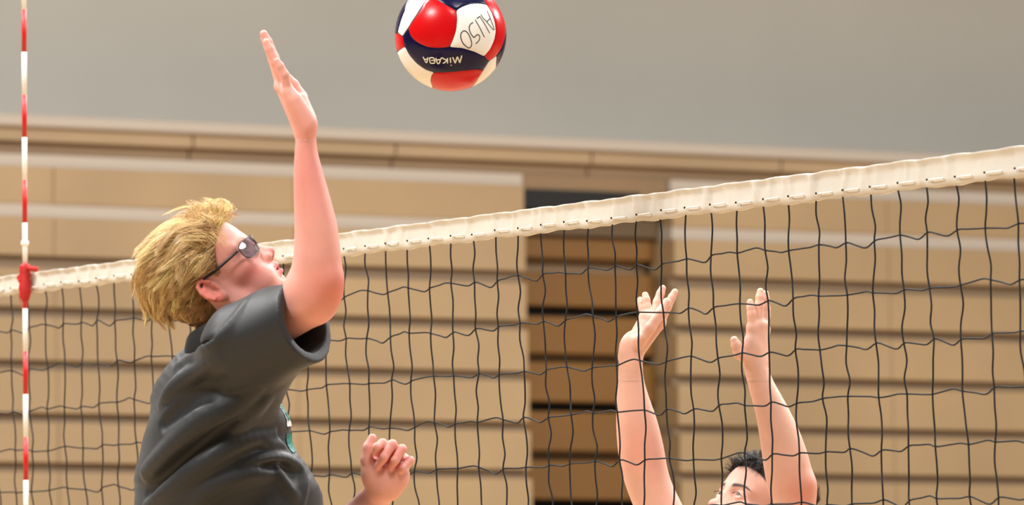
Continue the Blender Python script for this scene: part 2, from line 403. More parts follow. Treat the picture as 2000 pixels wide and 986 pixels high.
v, f = tube_geo(catmull([ant(2.437) + ND * 0.0, ant(2.434) + 0.022 * ND - 0.008 * NN_, ant(2.432) + 0.03 * ND - 0.02 * NN_], 4), [0.006] * 9, 8); mesh_obj('hook_strap', v, f, M_clamp, cl)
v, f = tube_geo(catmull([ant(2.42) - 0.02 * ND, ant(2.415) - 0.034 * ND, ant(2.405) - 0.024 * ND], 4), [0.006] * 9, 8); mesh_obj('hook_strap', v, f, M_clamp, cl)
v, f = tube_geo(catmull([ant(2.40) - 0.03 * ND, ant(2.37) - 0.033 * ND, ant(2.345) - 0.02 * ND, ant(2.333) - 0.004 * ND], 4), 0.0011, 6); mesh_obj('pull_cord', v, f, M_clamp, cl)

# ================================================================== the ball
BD = 12.70; BC = P(880, 69, BD); BR = 109 * BD / FPX
M_bred = mat('ball_red', (204, 12, 16), 0.26, spec=0.28, bump=(260, 0.08, 0.001)); M_bnavy = mat('ball_navy', (17, 15, 56), 0.24, spec=0.25, bump=(260, 0.08, 0.001)); M_bwhite = mat('ball_white', (243, 240, 232), 0.3, spec=0.3, bump=(260, 0.08, 0.001))
M_seam = mat('ball_seam', (30, 16, 20), 0.7); M_ink = mat('marker_ink', (12, 12, 14), 0.6); M_print = mat('white_print', (232, 230, 214), 0.5)
ball = empty('volleyball'); tag(ball, 'red, white and navy volleyball in the air above the net', 'ball')
def bdir(x, y):                                       # disc coordinates to a direction on the ball
    r = math.hypot(x, y)
    if r > 1: x, y = x / r, y / r; r = 1.0
    return x * CR + y * CU - math.sqrt(max(0, 1 - r * r)) * CF
def bc(p, s=0.19274, ox=750, oy=0): return ((ox + s * p[0] - 880) / 109, (69 - oy - s * p[1]) / 109)
bm = bmesh.new(); bmesh.ops.create_icosphere(bm, subdivisions=5, radius=BR * 0.992)
core = bpy.data.meshes.new('seam_core'); bm.to_mesh(core); bm.free(); core.materials.append(M_seam); core.polygons.foreach_set('use_smooth', [True] * len(core.polygons))
co = bpy.data.objects.new('seam_core', core); COL.objects.link(co); co.parent = ball; co.location = BC
def limb(a0, a1, n=8): return [(674.6 + 567 * 1.02 * math.cos(math.radians(a)), 358 - 567 * 1.02 * math.sin(math.radians(a))) for a in np.linspace(a0, a1, n)]
c_red_navy = [(250, 300), (270, 370), (310, 420), (370, 460), (450, 495), (560, 505), (668, 495)]
c_white_navy = [(668, 495), (800, 505), (920, 540), (1018, 585)]
c_red_white = [(735, 123), (747, 200), (735, 330), (700, 430), (668, 495)]
c_white_top = [(735, 123), (800, 82), (880, 55), (960, 46), (1045, 58)]
c_white_right = [(1045, 58), (1090, 130), (1125, 230), (1137, 330), (1120, 420), (1080, 510), (1018, 585)]
c_navy_low = [(190, 378), (215, 484), (260, 570), (340, 660), (430, 720), (512, 745)]
c_navy_red = [(512, 745), (640, 745), (800, 729), (930, 714), (1010, 720)]
c_r3 = [(512, 745), (484, 775), (474, 825), (495, 890)]
PAN = [
 ('r', c_red_navy + c_red_white[::-1][1:] + [(620, 60), (520, 0), (445, -10), (370, 120), (300, 225)]),
 ('w', c_white_navy + c_white_right[::-1][1:] + c_white_top[::-1][1:-1] + c_red_white[:-1]),
 ('n', c_red_navy + c_white_navy[1:] + [(1065, 632)] + c_navy_red[::-1] + c_navy_low[::-1][1:] + [(215, 345)]),
 ('r', c_navy_red + [(960, 800), (890, 885), (800, 925)] + limb(-72, -110, 8)[0:] + [(495, 890)] + c_r3[::-1][1:-1]),
 ('w', c_navy_low[1:] + c_r3[1:] + limb(-112, -162, 14) + [(150, 520)]),
 ('r', [(140, 345), (188, 378), (215, 484), (150, 520)] + limb(-163, -183, 6)),
 ('w', [(430, 15), (330, 165), (250, 290), (190, 376), (140, 335), (160, 260), (215, 110), (262, -5), (330, -90), (470, -60)]),
 ('n', [(140, 335), (160, 260), (215, 110), (262, -5), (330, -90)] + limb(118, 182, 16)),
 ('n', c_white_top + [(1000, -30), (900, -110), (760, -150), (600, -130), (500, -20), (520, 0), (620, 60)]),
 ('r', c_white_right + [(1065, 632), (1145, 570), (1200, 480), (1228, 380), (1231, 240), (1190, 120), (1120, 0), (1020, -100), (1000, -30)]),
 ('w', [(1065, 632), (1010, 720), (960, 800), (890, 885), (800, 925)] + limb(-71, -36, 8) + [(1140, 640), (1145, 572)]),
 ('n', [(1145, 572), (1140, 640)] + limb(-35, 12, 12) + [(1231, 260), (1228, 380), (1200, 480)]),
 ('w', [(470, -60), (430, 15), (445, -10), (500, -20), (600, -130)] + limb(96, 116, 6) + [(330, -90)]),
 ('r', [(600, -130), (760, -150), (900, -110), (1000, -30), (1020, -100)] + limb(58, 94, 9)),
 ('n', [(1020, -100), (1120, 0), (1190, 120), (1231, 240)] + limb(14, 56, 10)),
]
def inside(p, poly):
    c = False; j = len(poly) - 1
    for i in range(len(poly)):
        if (poly[i][1] > p[1]) != (poly[j][1] > p[1]) and p[0] < (poly[j][0] - poly[i][0]) * (p[1] - poly[i][1]) / (poly[j][1] - poly[i][1]) + poly[i][0]: c = not c
        j = i
    return c
def stereo(q):                                       # disc (orthographic) to stereographic: even spacing right up to the rim
    r = min(math.hypot(*q), 1.0)
    if r < 1e-9: return (0.0, 0.0)
    t = math.tan(math.asin(r) / 2) / r; h = math.hypot(*q); return (q[0] / h * r * t, q[1] / h * r * t)
def unstereo(q):
    r = math.hypot(*q); 
    if r < 1e-9: return (0.0, 0.0, 1.0)
    th = 2 * math.atan(min(r, 1.0)); return (q[0] / r * math.sin(th), q[1] / r * math.sin(th), math.cos(th))
for back in (False, True):
    for c, poly in PAN:
        q = [stereo(bc(p)) for p in poly]; d = []
        for i in range(len(q)):                       # resample the outline
            a, b = q[i], q[(i + 1) % len(q)]; n = max(1, int(math.dist(a, b) / 0.02))
            d += [(a[0] + (b[0] - a[0]) * t / n, a[1] + (b[1] - a[1]) * t / n) for t in range(n)]
        d = np.array(d)
        for _ in range(1): d = 0.25 * np.roll(d, 1, 0) + 0.5 * d + 0.25 * np.roll(d, -1, 0)
        cen = d.mean(0)
        tn = np.roll(d, -1, 0) - np.roll(d, 1, 0); tn /= np.linalg.norm(tn, axis=1)[:, None] + 1e-9
        area = 0.5 * np.sum(d[:, 0] * np.roll(d[:, 1], -1) - d[:, 1] * np.roll(d[:, 0], -1))
        nin = np.stack([-tn[:, 1], tn[:, 0]], 1) * (1 if area > 0 else -1)
        rings = [d + nin * 0.0015, d + nin * 0.011]; pts = [tuple(x) for x in np.concatenate(rings)]; nd = len(d)
        lo, hi = d.min(0), d.max(0); inner = [tuple(x) for x in rings[1]]
        for x in np.arange(lo[0], hi[0], 0.04):
            for y in np.arange(lo[1], hi[1], 0.04):
                if inside((x, y), inner) and np.min(np.hypot(*(rings[1] - (x, y)).T)) > 0.02: pts.append((x, y))
        ed = [(i, (i + 1) % nd) for i in range(nd)]
        res = delaunay_2d_cdt([Vector(p) for p in pts], ed, [list(range(nd))], 1, 1e-6)
        V = []; src = res[3]
        for i, p in enumerate(res[0]):
            x, y, z = unstereo(p); edge = any(s < nd for s in src[i])
            w_ = x * CR + y * CU - z * CF
            if back: w_ = x * CR + y * CU + z * CF; w_ = Matrix.Rotation(math.radians(70), 3, Vector(CF)) @ Vector(w_); w_ = np.array(w_)
            V.append(BC + w_ * BR * (0.9925 if edge else 1.0))
        F = [tuple(f) for f in res[2]]
        if F:
            a, b, cc = [np.array(V[i]) for i in F[0][:3]]
            if np.dot(np.cross(b - a, cc - a), a - BC) < 0: F = [f[::-1] for f in F]
            mesh_obj('panel', V, F, {'r': M_bred, 'w': M_bwhite, 'n': M_bnavy}[c], ball)
def ink(name, strokes, conv, r, m, parent):
    V, F = [], []
    for st in strokes:
        st = catmull(st, 5) if len(st) > 2 else np.linspace(st[0], st[1], 8)
        pts = [BC + bdir(*conv(p)) * BR * 1.0005 for p in st]
        n = len(pts); rr = [r] * n
        for i in range(n):                            # a flat ribbon lying on the leather
            o = nrm(pts[i] - BC); t = pts[min(i + 1, n - 1)] - pts[max(i - 1, 0)]; sd = nrm(np.cross(o, t)); up = o * 0.0004
            V += [pts[i] - sd * rr[i], pts[i] - sd * rr[i] * 0.6 + up, pts[i] + sd * rr[i] * 0.6 + up, pts[i] + sd * rr[i]]
        b = len(V) - 4 * n
        for i in range(n - 1):
            for j in range(3): F.append((b + 4 * i + j, b + 4 * i + 4 + j, b + 4 * i + 5 + j, b + 4 * i + 1 + j))
    return mesh_obj(name, V, F, m, parent)
c1 = lambda p: bc(p, 0.12167, 820, 5)
wp = bpy.data.objects['panel.001']; npn = bpy.data.objects['panel.002']
ink('handwriting', [[(1080, 150), (1135, 280), (1192, 430), (1185, 455), (1150, 420), (1075, 330), (1020, 275), (982, 215)], [(1130, 275), (1075, 330)],
    [(1122, 512), (1050, 380), (965, 245)], [(965, 245), (918, 285)], [(1038, 575), (960, 420), (890, 298)],
    [(860, 345), (815, 380), (797, 440), (820, 520), (872, 583), (905, 555), (940, 540), (965, 570), (955, 630), (900, 687)],
    [(710, 480), (670, 520), (665, 590), (700, 680), (770, 745), (805, 750), (835, 710), (830, 640), (790, 540), (745, 490), (710, 480)]], c1, 0.0009, M_ink, wp)
c2 = lambda p: bc(p, 0.07097, 820, 95)
ink('printed_name', [[(1165, 228), (1110, 425)], [(1110, 425), (1045, 260)], [(1045, 260), (985, 435)], [(985, 435), (915, 275)],
    [(848, 285), (862, 425)], [(860, 492), (885, 492)], [(775, 295), (775, 440)], [(765, 360), (690, 330), (640, 300), (600, 300)], [(765, 360), (700, 415), (650, 440)],
    [(600, 300), (550, 440)], [(550, 440), (500, 440), (455, 290)], [(590, 345), (480, 345)],
    [(440, 360), (380, 290), (290, 295), (290, 350), (310, 430), (400, 435), (430, 400), (400, 360), (330, 360)],
    [(245, 275), (210, 405)], [(210, 405), (180, 405), (100, 255)], [(235, 325), (150, 325)]], c2, 0.0012, M_print, npn)

# ================================================================== people
M_skin = mat('skin', attr='Col', rough=0.5, spec=0.35, sss=0.12, bump=(220, 0.12, 0.0012), noise=(26, 0.95, 1.04))
M_hair = mat('hair', attr='Col', rough=0.42, spec=0.5)
M_eye = mat('eye', attr='Col', rough=0.12, spec=0.6)
def frame_cols(X, Y, Z): return np.stack([X, Y, Z], 1)            # local -> world, columns are axes
def head_ops(f, O, R, sc_, mouth=0.35):
    """a head in centimetres, x to the face, y to the person's left, z up, origin between the ear canals"""
    u = 0.01 * sc_
    W = lambda p: O + R @ (np.asarray(p, float) * u)
    E = lambda c, r, k, kind='u', M=None: f.ell(W(c), np.array(r) * u, R if M is None else R @ M, k * u, kind)
    C = lambda a, b, r1, r2, k, kind='u': f.cone(W(a), W(b), r1 * u, r2 * u, k * u, kind)
    E((-1.2, 0, 4.4), (9.4, 7.5, 8.5), 1)
    E((3.2, 0, 4.6), (5.6, 6.4, 6.0), 3)
    E((3.6, 0, -1.6), (5.2, 5.7, 7.2), 3)
    E((6.9, 0, -5.2), (2.9, 3.4, 3.4), 2.5)
    for s in (-1, 1):
        C((0.6, s * 5.0, -5.2), (6.6, s * 2.2, -9.0), 1.5, 1.6, 2.2)
        C((0.2, s * 5.6, -1.0), (0.8, s * 5.1, -5.4), 1.5, 1.5, 2)
        E((5.9, s * 4.4, -1.2), (2.3, 1.9, 1.8), 2)
        C((8.15, s * 1.2, 2.9), (6.8, s * 4.6, 2.9), 0.8, 0.75, 1.6)
        E((6.4, s * 3.6, -5.0), (2.6, 2.0, 2.6), 2)
    E((8.1, 0, -8.9), (1.8, 2.1, 1.7), 1.8)
    for s in (-1, 1): E((9.6, s * 3.15, 1.35), (2.1, 1.75, 1.15), 1.3, 's')
    for s in (-1, 1):                                  # lids
        E((7.45, s * 3.15, 1.35), (1.42, 1.5, 1.36), 0.5)
        E((8.85, s * 3.2, 1.28), (0.75, 1.12, 0.38), 0.12, 's')
    C((8.6, 0, 1.7), (10.5, 0, -1.9), 0.72, 0.86, 1.1)
    for s in (-1, 1): C((8.0, s * 0.7, 0.6), (9.2, s * 0.95, -2.3), 0.9, 1.1, 0.9)
    E((10.65, 0, -2.2), (1.05, 0.98, 0.92), 0.8)
    for s in (-1, 1): E((9.9, s * 1.25, -2.7), (1.0, 0.72, 0.75), 0.6)
    C((10.5, 0, -3.0), (9.6, 0, -3.6), 0.4, 0.45, 0.5)
    for s in (-1, 1): E((10.2, s * 0.68, -3.3), (0.62, 0.38, 0.6), 0.15, 's')
    for s in (-1, 1):
        C((9.75, s * 0.45, -4.75), (8.6, s * 2.3, -5.45), 0.55, 0.28, 0.6)
        C((9.45, 0, -6.05 - mouth * 0.5), (8.5, s * 2.2, -5.6), 0.6, 0.28, 0.6)
    E((9.9, 0, -5.45 - mouth * 0.2), (1.2, 1.8, 0.10 + mouth * 0.25), 0.2, 's')
    E((9.4, 0, -7.25), (0.9, 1.5, 0.4), 0.9, 's')
    for s in (-1, 1):                                  # ears
        c, sn = math.cos(math.radians(24)), math.sin(math.radians(24))
        t, tn = math.cos(math.radians(14)), math.sin(math.radians(14))
        ex = np.array([c * t, -s * sn, c * tn]); ez = np.array([-tn, 0, t]); ez = nrm(ez - ex * (ez @ ex)); ey = np.cross(ez, ex)
        M = frame_cols(ex, ey, ez); c0 = np.array([-1.3, s * 7.75, 0.15])
        L = lambda x, y, z: c0 + M @ np.array([x, y * s, z])
        E(L(0, 0, 0.2), (1.75, 0.62, 3.05), 0.35, 'u', M)
        E(L(0.45, -0.35, -2.3), (0.95, 0.6, 0.95), 0.6, 'u', M)
        E(L(0.25, 0.66, 0.45), (1.28, 0.66, 2.3), 0.2, 's', M)
        ring = [L(1.25 * math.cos(a) * 1.12 - 0.05, 0.48, 0.35 + 2.55 * math.sin(a)) for a in np.radians([20, 55, 90, 125, 160, 195, 225])]
        for i in range(6): C(ring[i], ring[i + 1], 0.4, 0.4, 0.2)
        C(L(-0.55, 0.05, 1.0), L(-0.45, 0.1, -1.3), 0.34, 0.34, 0.5); C(L(-0.55, 0.05, 1.0), L(0.3, 0.05, 1.7), 0.3, 0.25, 0.4)
        C(L(1.15, 0.2, 0.2), L(1.2, 0.25, -0.7), 0.42, 0.4, 0.3)
        E(L(0.55, 0.45, -0.35), (0.55, 0.5, 0.8), 0.2, 's', M)
    return W
def to_head(Q, O, R, sc_): return ((Q - O) @ R) / (0.01 * sc_)
def ss(a, b, x):
    t = np.clip((x - a) / (b - a), 0, 1); return t * t * (3 - 2 * t)
def blend(c, col, m): return c * (1 - m[:, None]) + np.array(lin(col)) * m[:, None]
def hairline(q, sb=-1.6):
    """height above which a scalp point carries hair"""
    x = q[:, 0]
    return np.interp(x, [-13, -4.2, -3.4, -2.6, -1.0, 0.9, 1.6, 2.6, 3.4, 5.2, 7.0, 8.6, 10], [-6.6, -6.2, -3.5, 2.6, 3.6, 2.9, sb, sb + 0.2, 3.2, 5.6, 7.0, 7.9, 8.4])
def head_color(q, c, lips, brow, scalp, brow_m=1.0, sb=1.2, cheek=(206, 96, 92), ear=(222, 112, 96)):
    x, y, z = q.T; ay = np.abs(y)
    onhead = (z > -11.5) & (x < 13)
    ck = np.exp(-(((x - 6.5) / 3.6) ** 2 + ((ay - 5.0) / 2.6) ** 2 + ((z + 2.6) / 2.6) ** 2)); c = blend(c, cheek, 0.55 * ck)
    c = blend(c, cheek, 0.6 * np.exp(-(((x - 11.3) / 1.5) ** 2 + (ay / 1.6) ** 2 + ((z + 2.6) / 1.3) ** 2)))
    c = blend(c, ear, 0.7 * ss(7.2, 8.0, ay) * ss(-4, -3, z) * ss(4.2, 3.6, z) * ss(3, 1.5, x))
    lp = np.exp(-(((z + 5.45) / 0.95) ** 4 + (ay / 2.35) ** 6)) * ss(8.3, 8.9, x); c = blend(c, lips, 0.85 * lp)
    nos = np.exp(-(((x - 10.2) / 0.6) ** 2 + ((ay - 0.66) / 0.4) ** 2 + ((z + 3.15) / 0.5) ** 2)); c = blend(c, (110, 30, 26), 0.6 * nos)
    bz = 3.05 + 0.35 * np.sin(np.clip((ay - 1.0) / 4.2, 0, 1) * 2.6) - 0.25 * np.clip(ay - 4.2, 0, 2)
    bw = np.exp(-((z - bz) / (0.52 - 0.06 * ay)) ** 4) * ss(1.0, 1.5, ay) * ss(5.8, 4.9, ay) * ss(5, 6, x); c = blend(c, brow, brow_m * bw)
    hl = ss(-0.25, 0.35, z - hairline(q, sb)) * onhead; c = blend(c, scalp, hl)
    return c
def strands(name, roots, paths, r0, cols, material, parent, sides=3):
    """roots: list of polylines (n,k,3) -> tapered strands in one mesh"""
    n, k, _ = paths.shape
    T = np.gradient(paths, axis=1); T /= np.linalg.norm(T, axis=2, keepdims=True) + 1e-9
    A = np.cross(T, np.array([0.3, 0.5, 0.81])); A /= np.linalg.norm(A, axis=2, keepdims=True) + 1e-9; Bv = np.cross(T, A)
    tp = r0[:, None] * np.linspace(1, 0.12, k)[None] ** 0.7
    ang = np.arange(sides) * 2 * math.pi / sides
    V = paths[:, :, None, :] + tp[:, :, None, None] * (np.cos(ang)[None, None, :, None] * A[:, :, None, :] + np.sin(ang)[None, None, :, None] * Bv[:, :, None, :])
    V = V.reshape(-1, 3); base = (np.arange(n) * k * sides)[:, None, None] + (np.arange(k - 1) * sides)[None, :, None]
    j = np.arange(sides)[None, None, :]; j2 = (np.arange(sides) + 1) % sides; j2 = j2[None, None, :]
    F = np.stack([base + j, base + j2, base + sides + j2, base + sides + j], -1).reshape(-1, 4)
    return mesh_obj(name, V, F, material, parent, col=np.repeat(cols, k * sides, 0))
def eyeballs(W, R, u, parent, iris, look):
    for s in (-1, 1):
        c = W((7.37, s * 3.15, 1.35)); bm = bmesh.new(); bmesh.ops.create_uvsphere(bm, u_segments=28, v_segments=20, radius=1.3 * u)
        v = np.array([x.co[:] for x in bm.verts]); bm.verts.index_update(); f = [[x.index for x in q.verts] for q in bm.faces]; bm.free()
        dv = nrm(R @ np.array(look)); a = v @ dv / (1.3 * u); col = np.tile(np.array(lin((236, 230, 224))), (len(v), 1))
        col[a > 0.89] = lin(iris); col[a > 0.975] = lin((10, 8, 8))
        mesh_obj('eyeball', v + c, f, M_eye, parent, col=col)

def hand_ops(f, wrist, rw, mcp, fingers, thumb, k_palm=0.012, sc_=1.0):
    """wrist, mcp[4], fingers[4] = (pip, dip, tip), thumb = 4 joints; all world points"""
    rm = [0.0118, 0.0122, 0.0116, 0.0108]
    for i in range(4): f.cone(wrist[min(i, len(wrist) - 1)], mcp[i], rw, rm[i] * sc_, k_palm)
    for i in range(3): f.cone(mcp[i], mcp[i + 1], 0.0105 * sc_, 0.0100 * sc_, 0.008)
    rf = [(0.0096, 0.0088, 0.0078, 0.0066), (0.0100, 0.0090, 0.0080, 0.0068), (0.0096, 0.0087, 0.0077, 0.0065), (0.0086, 0.0077, 0.0069, 0.0058)]
    g = []
    for i, j in enumerate(fingers):
        sub = SDF(); r = np.array(rf[i]) * sc_
        sub.chain([mcp[i]] + list(j), r, 0.003, 0.003); g.append(sub)
    if thumb is not None:
        sub = SDF(); sub.chain(thumb, np.array([0.0135, 0.0112, 0.0098, 0.0078])[:len(thumb)] * sc_, 0.004, 0.004); g.append(sub)
    for sub in g:
        c = np.mean([o[2] for o in sub.ops], 0); rad = max(np.linalg.norm(o[2] - c) + o[3] for o in sub.ops)
        f.add('f', sub, c, rad, 0.0035)
def sdf_call_f(d, e, k):
    h = np.maximum(k - np.abs(d - e), 0) / k; return np.minimum(d, e) - h * h * k * 0.25
_old = SDF.__call__
def _call(self, Q):
    Q = np.asarray(Q, np.float32); rest = [o for o in self.ops if o[0] == 'f']
    if not rest: return _old(self, Q)
    keep = self.ops; self.ops = [o for o in keep if o[0] != 'f']; d = _old(self, Q) if self.ops else np.full(len(Q), 1.0, np.float32); self.ops = keep
    lo, hi = Q.min(0), Q.max(0)
    for _, fn, c, r, k in rest:
        if np.linalg.norm(np.maximum(np.maximum(lo - c, c - hi), 0)) - r > 0.03 + k: continue
        d = sdf_call_f(d, fn(Q), k)
    return d
SDF.__call__ = _call
def scan(rows, d, rv, d1=None):
    """limb stations from rows (y, x_left, x_right): centres and half widths at depth d"""
    n = len(rows); dd = np.linspace(d, d if d1 is None else d1, n)
    C = [P((a + b) / 2, y, z) for (y, a, b), z in zip(rows, dd)]; ru = [(b - a) / 2 * z / FPX for (y, a, b), z in zip(rows, dd)]
    return np.array(C), ru, list(rv)

# ------------------------------------------------------------------ the hitter
HD = 12.20
att = empty('person'); tag(att, 'person in dark grey polo shirt and glasses jumping with one arm raised', 'person')
phi, yaw = math.radians(44.5), math.radians(9)
f0 = np.array([math.cos(phi), math.sin(phi), 0]); u0 = np.array([-math.sin(phi), math.cos(phi), 0])     # right, up, towards
tw = np.array([0, 0, 1.0])
Fh = math.cos(yaw) * f0 + math.sin(yaw) * tw; Yh = -math.cos(yaw) * tw + math.sin(yaw) * f0
HR = frame_cols(V3(*Fh), V3(*Yh), V3(*u0)); HO = P(434, 552, HD); HS = 0.95
NB = P(462, 672, HD + 0.03)
sk = SDF(); hw = head_ops(sk, HO, HR, HS, 0.5)
sk.cone(hw((-1.6, 0, -1.5)), NB, 0.054, 0.062, 0.02)
sk.cone(hw((1.5, 0, -6.5)), NB + V3(0.03, 0, 0), 0.042, 0.05, 0.025)
# raised right arm
skh = sk; sk = SDF()
S_ = P(470, 680, 12.10); E_ = P(618, 566, 11.96)
fa = [(268, 578, 617), (300, 575, 621), (350, 573, 634), (400, 574, 648), (450, 575, 660), (500, 573, 666), (535, 567, 669), (562, 560, 666), (585, 566, 652)]
C, ru, rv = scan(fa, 11.95, [0.027, 0.029, 0.034, 0.039, 0.042, 0.043, 0.043, 0.042, 0.036], 11.965)
sk.tube(C, ru, rv, 0.012, 0.012)
sk.cone(P(640, 548, 11.95), P(636, 556, 11.96), 0.024, 0.024, 0.02)
sk.cone(S_, P(606, 584, 11.985), 0.035, 0.047, 0.03)
D = 11.95
hand_ops(sk, [P(592, 255, D + 0.018), P(594, 255, D + 0.006), P(596, 252, D - 0.004), P(598, 250, D - 0.014)], 0.0155,
    [P(549, 168, D + 0.036), P(552, 165, D + 0.016), P(556, 170, D - 0.004), P(563, 180, D - 0.022)],
    [(P(534, 118, D + 0.042), P(524, 92, D + 0.043), P(516, 76, D + 0.043)), (P(535, 112, D + 0.018), P(523, 82, D + 0.018), P(515, 66, D + 0.018)),
     (P(538, 122, D - 0.008), P(526, 96, D - 0.008), P(520, 82, D - 0.008)), (P(556, 146, D - 0.03), P(547, 129, D - 0.031), P(541, 119, D - 0.031))],
    [P(592, 226, D + 0.03), P(588, 190, D + 0.052), P(573, 166, D + 0.06), P(562, 152, D + 0.062)])
sk.cone(P(600, 238, D - 0.016), P(576, 196, D - 0.024), 0.0165, 0.0125, 0.014)
sk.cone(P(600, 232, D + 0.018), P(588, 196, D + 0.04), 0.0165, 0.013, 0.014)
# left arm and fist
ska = sk; sk = SDF()
L = 12.30
fl_ = [(1090, 585, 690), (1040, 628, 722), (1000, 668, 756), (975, 694, 770), (955, 716, 776)]
C, ru, rv = scan(fl_, L + 0.06, [0.04, 0.038, 0.034, 0.03, 0.028], L + 0.01)
ru = [r * 0.80 for r in ru]
sk.tube(C, ru, rv, 0.012, 0.012)
sk.cone(P(480, 850, 12.42), P(610, 1075, L + 0.08), 0.05, 0.043, 0.03)
hand_ops(sk, [P(738, 952, L), P(746, 952, L), P(754, 952, L), P(764, 950, L)], 0.021,
    [P(738, 884, L + 0.022), P(758, 884, L + 0.024), P(776, 890, L + 0.022), P(792, 902, L + 0.018)],
    [(P(747, 866, L - 0.022), P(736, 873, L - 0.034), P(731, 882, L - 0.030)), (P(766, 868, L - 0.026), P(750, 893, L - 0.038), P(734, 915, L - 0.022)),
     (P(785, 877, L - 0.026), P(771, 900, L - 0.036), P(762, 914, L - 0.022)), (P(801, 899, L - 0.02), P(787, 914, L - 0.03), P(775, 924, L - 0.018))],
    [P(724, 926, L - 0.004), P(716, 898, L - 0.012), P(719, 874, L - 0.012), P(727, 855, L - 0.008)], 0.014)
sk.ell(P(752, 930, L - 0.006), (0.036, 0.022, 0.024), frame_cols(CR, CF, CU), 0.016)
sk.ell(P(724, 922, L - 0.01), (0.018, 0.016, 0.026), frame_cols(CR, CF, CU), 0.012)
sk.ell(P(780, 930, L - 0.006), (0.018, 0.018, 0.024), frame_cols(CR, CF, CU), 0.012)
# trunk and legs inside the clothes (below the frame)
low = SDF()
low.cone(P(440, 720, 12.24), P(435, 1040, 12.27), 0.07, 0.12, 0.02)
LEG = []
for i, (hx, kx, ky, ax_, ay_, dz) in enumerate(((455, 560, 1520, 300, 1890, -0.08), (425, 430, 1560, 130, 1900, 0.10))):
    hp, kn, an = P(hx, 1150, 12.26 + dz), P(kx, ky, 12.22 + dz), P(ax_, ay_, 12.3 + dz)
    low.cone(P(430, 1000, 12.27), hp, 0.12, 0.09, 0.03); low.cone(hp, kn, 0.085, 0.055, 0.02); low.cone(kn, kn + (an - kn) * 0.35, 0.052, 0.056, 0.02); low.cone(kn + (an - kn) * 0.35, an, 0.056, 0.036, 0.02)
    LEG.append((hp, kn, an))
lim = lambda a, b: (np.minimum(a, b), np.maximum(a, b))
parts = []
lo = HO - 0.17; hi = HO + 0.17; lo[2] -= 0.05
parts.append(surface(skh, lo, hi, 0.0015))
nh = len(parts[0][0])
lo, hi = P(495, 690, 12.16), P(690, 262, 11.85); lo, hi = lim(lo, hi)
v_, f_ = surface(ska, lo - [0.02, 0.0, 0.0], hi, 0.002); parts.append((relax(v_, f_, 22), f_))
zc = hi[2]; lo, hi = lim(P(480, 30, 12.1), P(650, 250, 11.82)); lo[2] = zc - 0.008
parts.append(surface(ska, lo, hi, 0.0014))
lo, hi = lim(P(560, 1120, 12.5), P(830, 830, 12.18)); parts.append(surface(sk, lo, hi, 0.0017))
lo, hi = lim(P(100, 1980, 12.6), P(680, 700, 11.9)); parts.append(surface(low, lo, hi, 0.008))
V, F = join(parts, [(0, 4), (1, 4), (2, 1), (3, 4)])
q = to_head(V, HO, HR, HS)
base = np.tile(np.array(lin((233, 170, 156))), (len(V), 1))
hd = np.zeros(len(V), bool); hd[:nh] = True
base[hd] = head_color(q[hd], base[hd], (196, 82, 84), (196, 152, 104), (128, 98, 60), 0.45)
el = np.exp(-(np.linalg.norm(V - P(645, 562, 11.95), axis=1) / 0.05) ** 2); base = blend(base, (210, 104, 84), 0.8 * el)
ar_ = np.exp(-(np.linalg.norm(V - P(600, 340, 11.95), axis=1) / 0.09) ** 2); base = blend(base, (228, 132, 124), 0.6 * ar_)
fs = np.exp(-(np.linalg.norm(V - P(765, 885, L - 0.02), axis=1) / 0.035) ** 2); base = blend(base, (228, 134, 124), 0.7 * fs)
ob = mesh_obj('body', V, F, M_skin, att, col=base)
hn = np.zeros(len(V) * 3, np.float32); ob.data.vertices.foreach_get('normal', hn); hn = hn.reshape(-1, 3)
eyeballs(hw, HR, 0.01 * HS, ob, (96, 110, 120), (1, -0.05, 0.15))

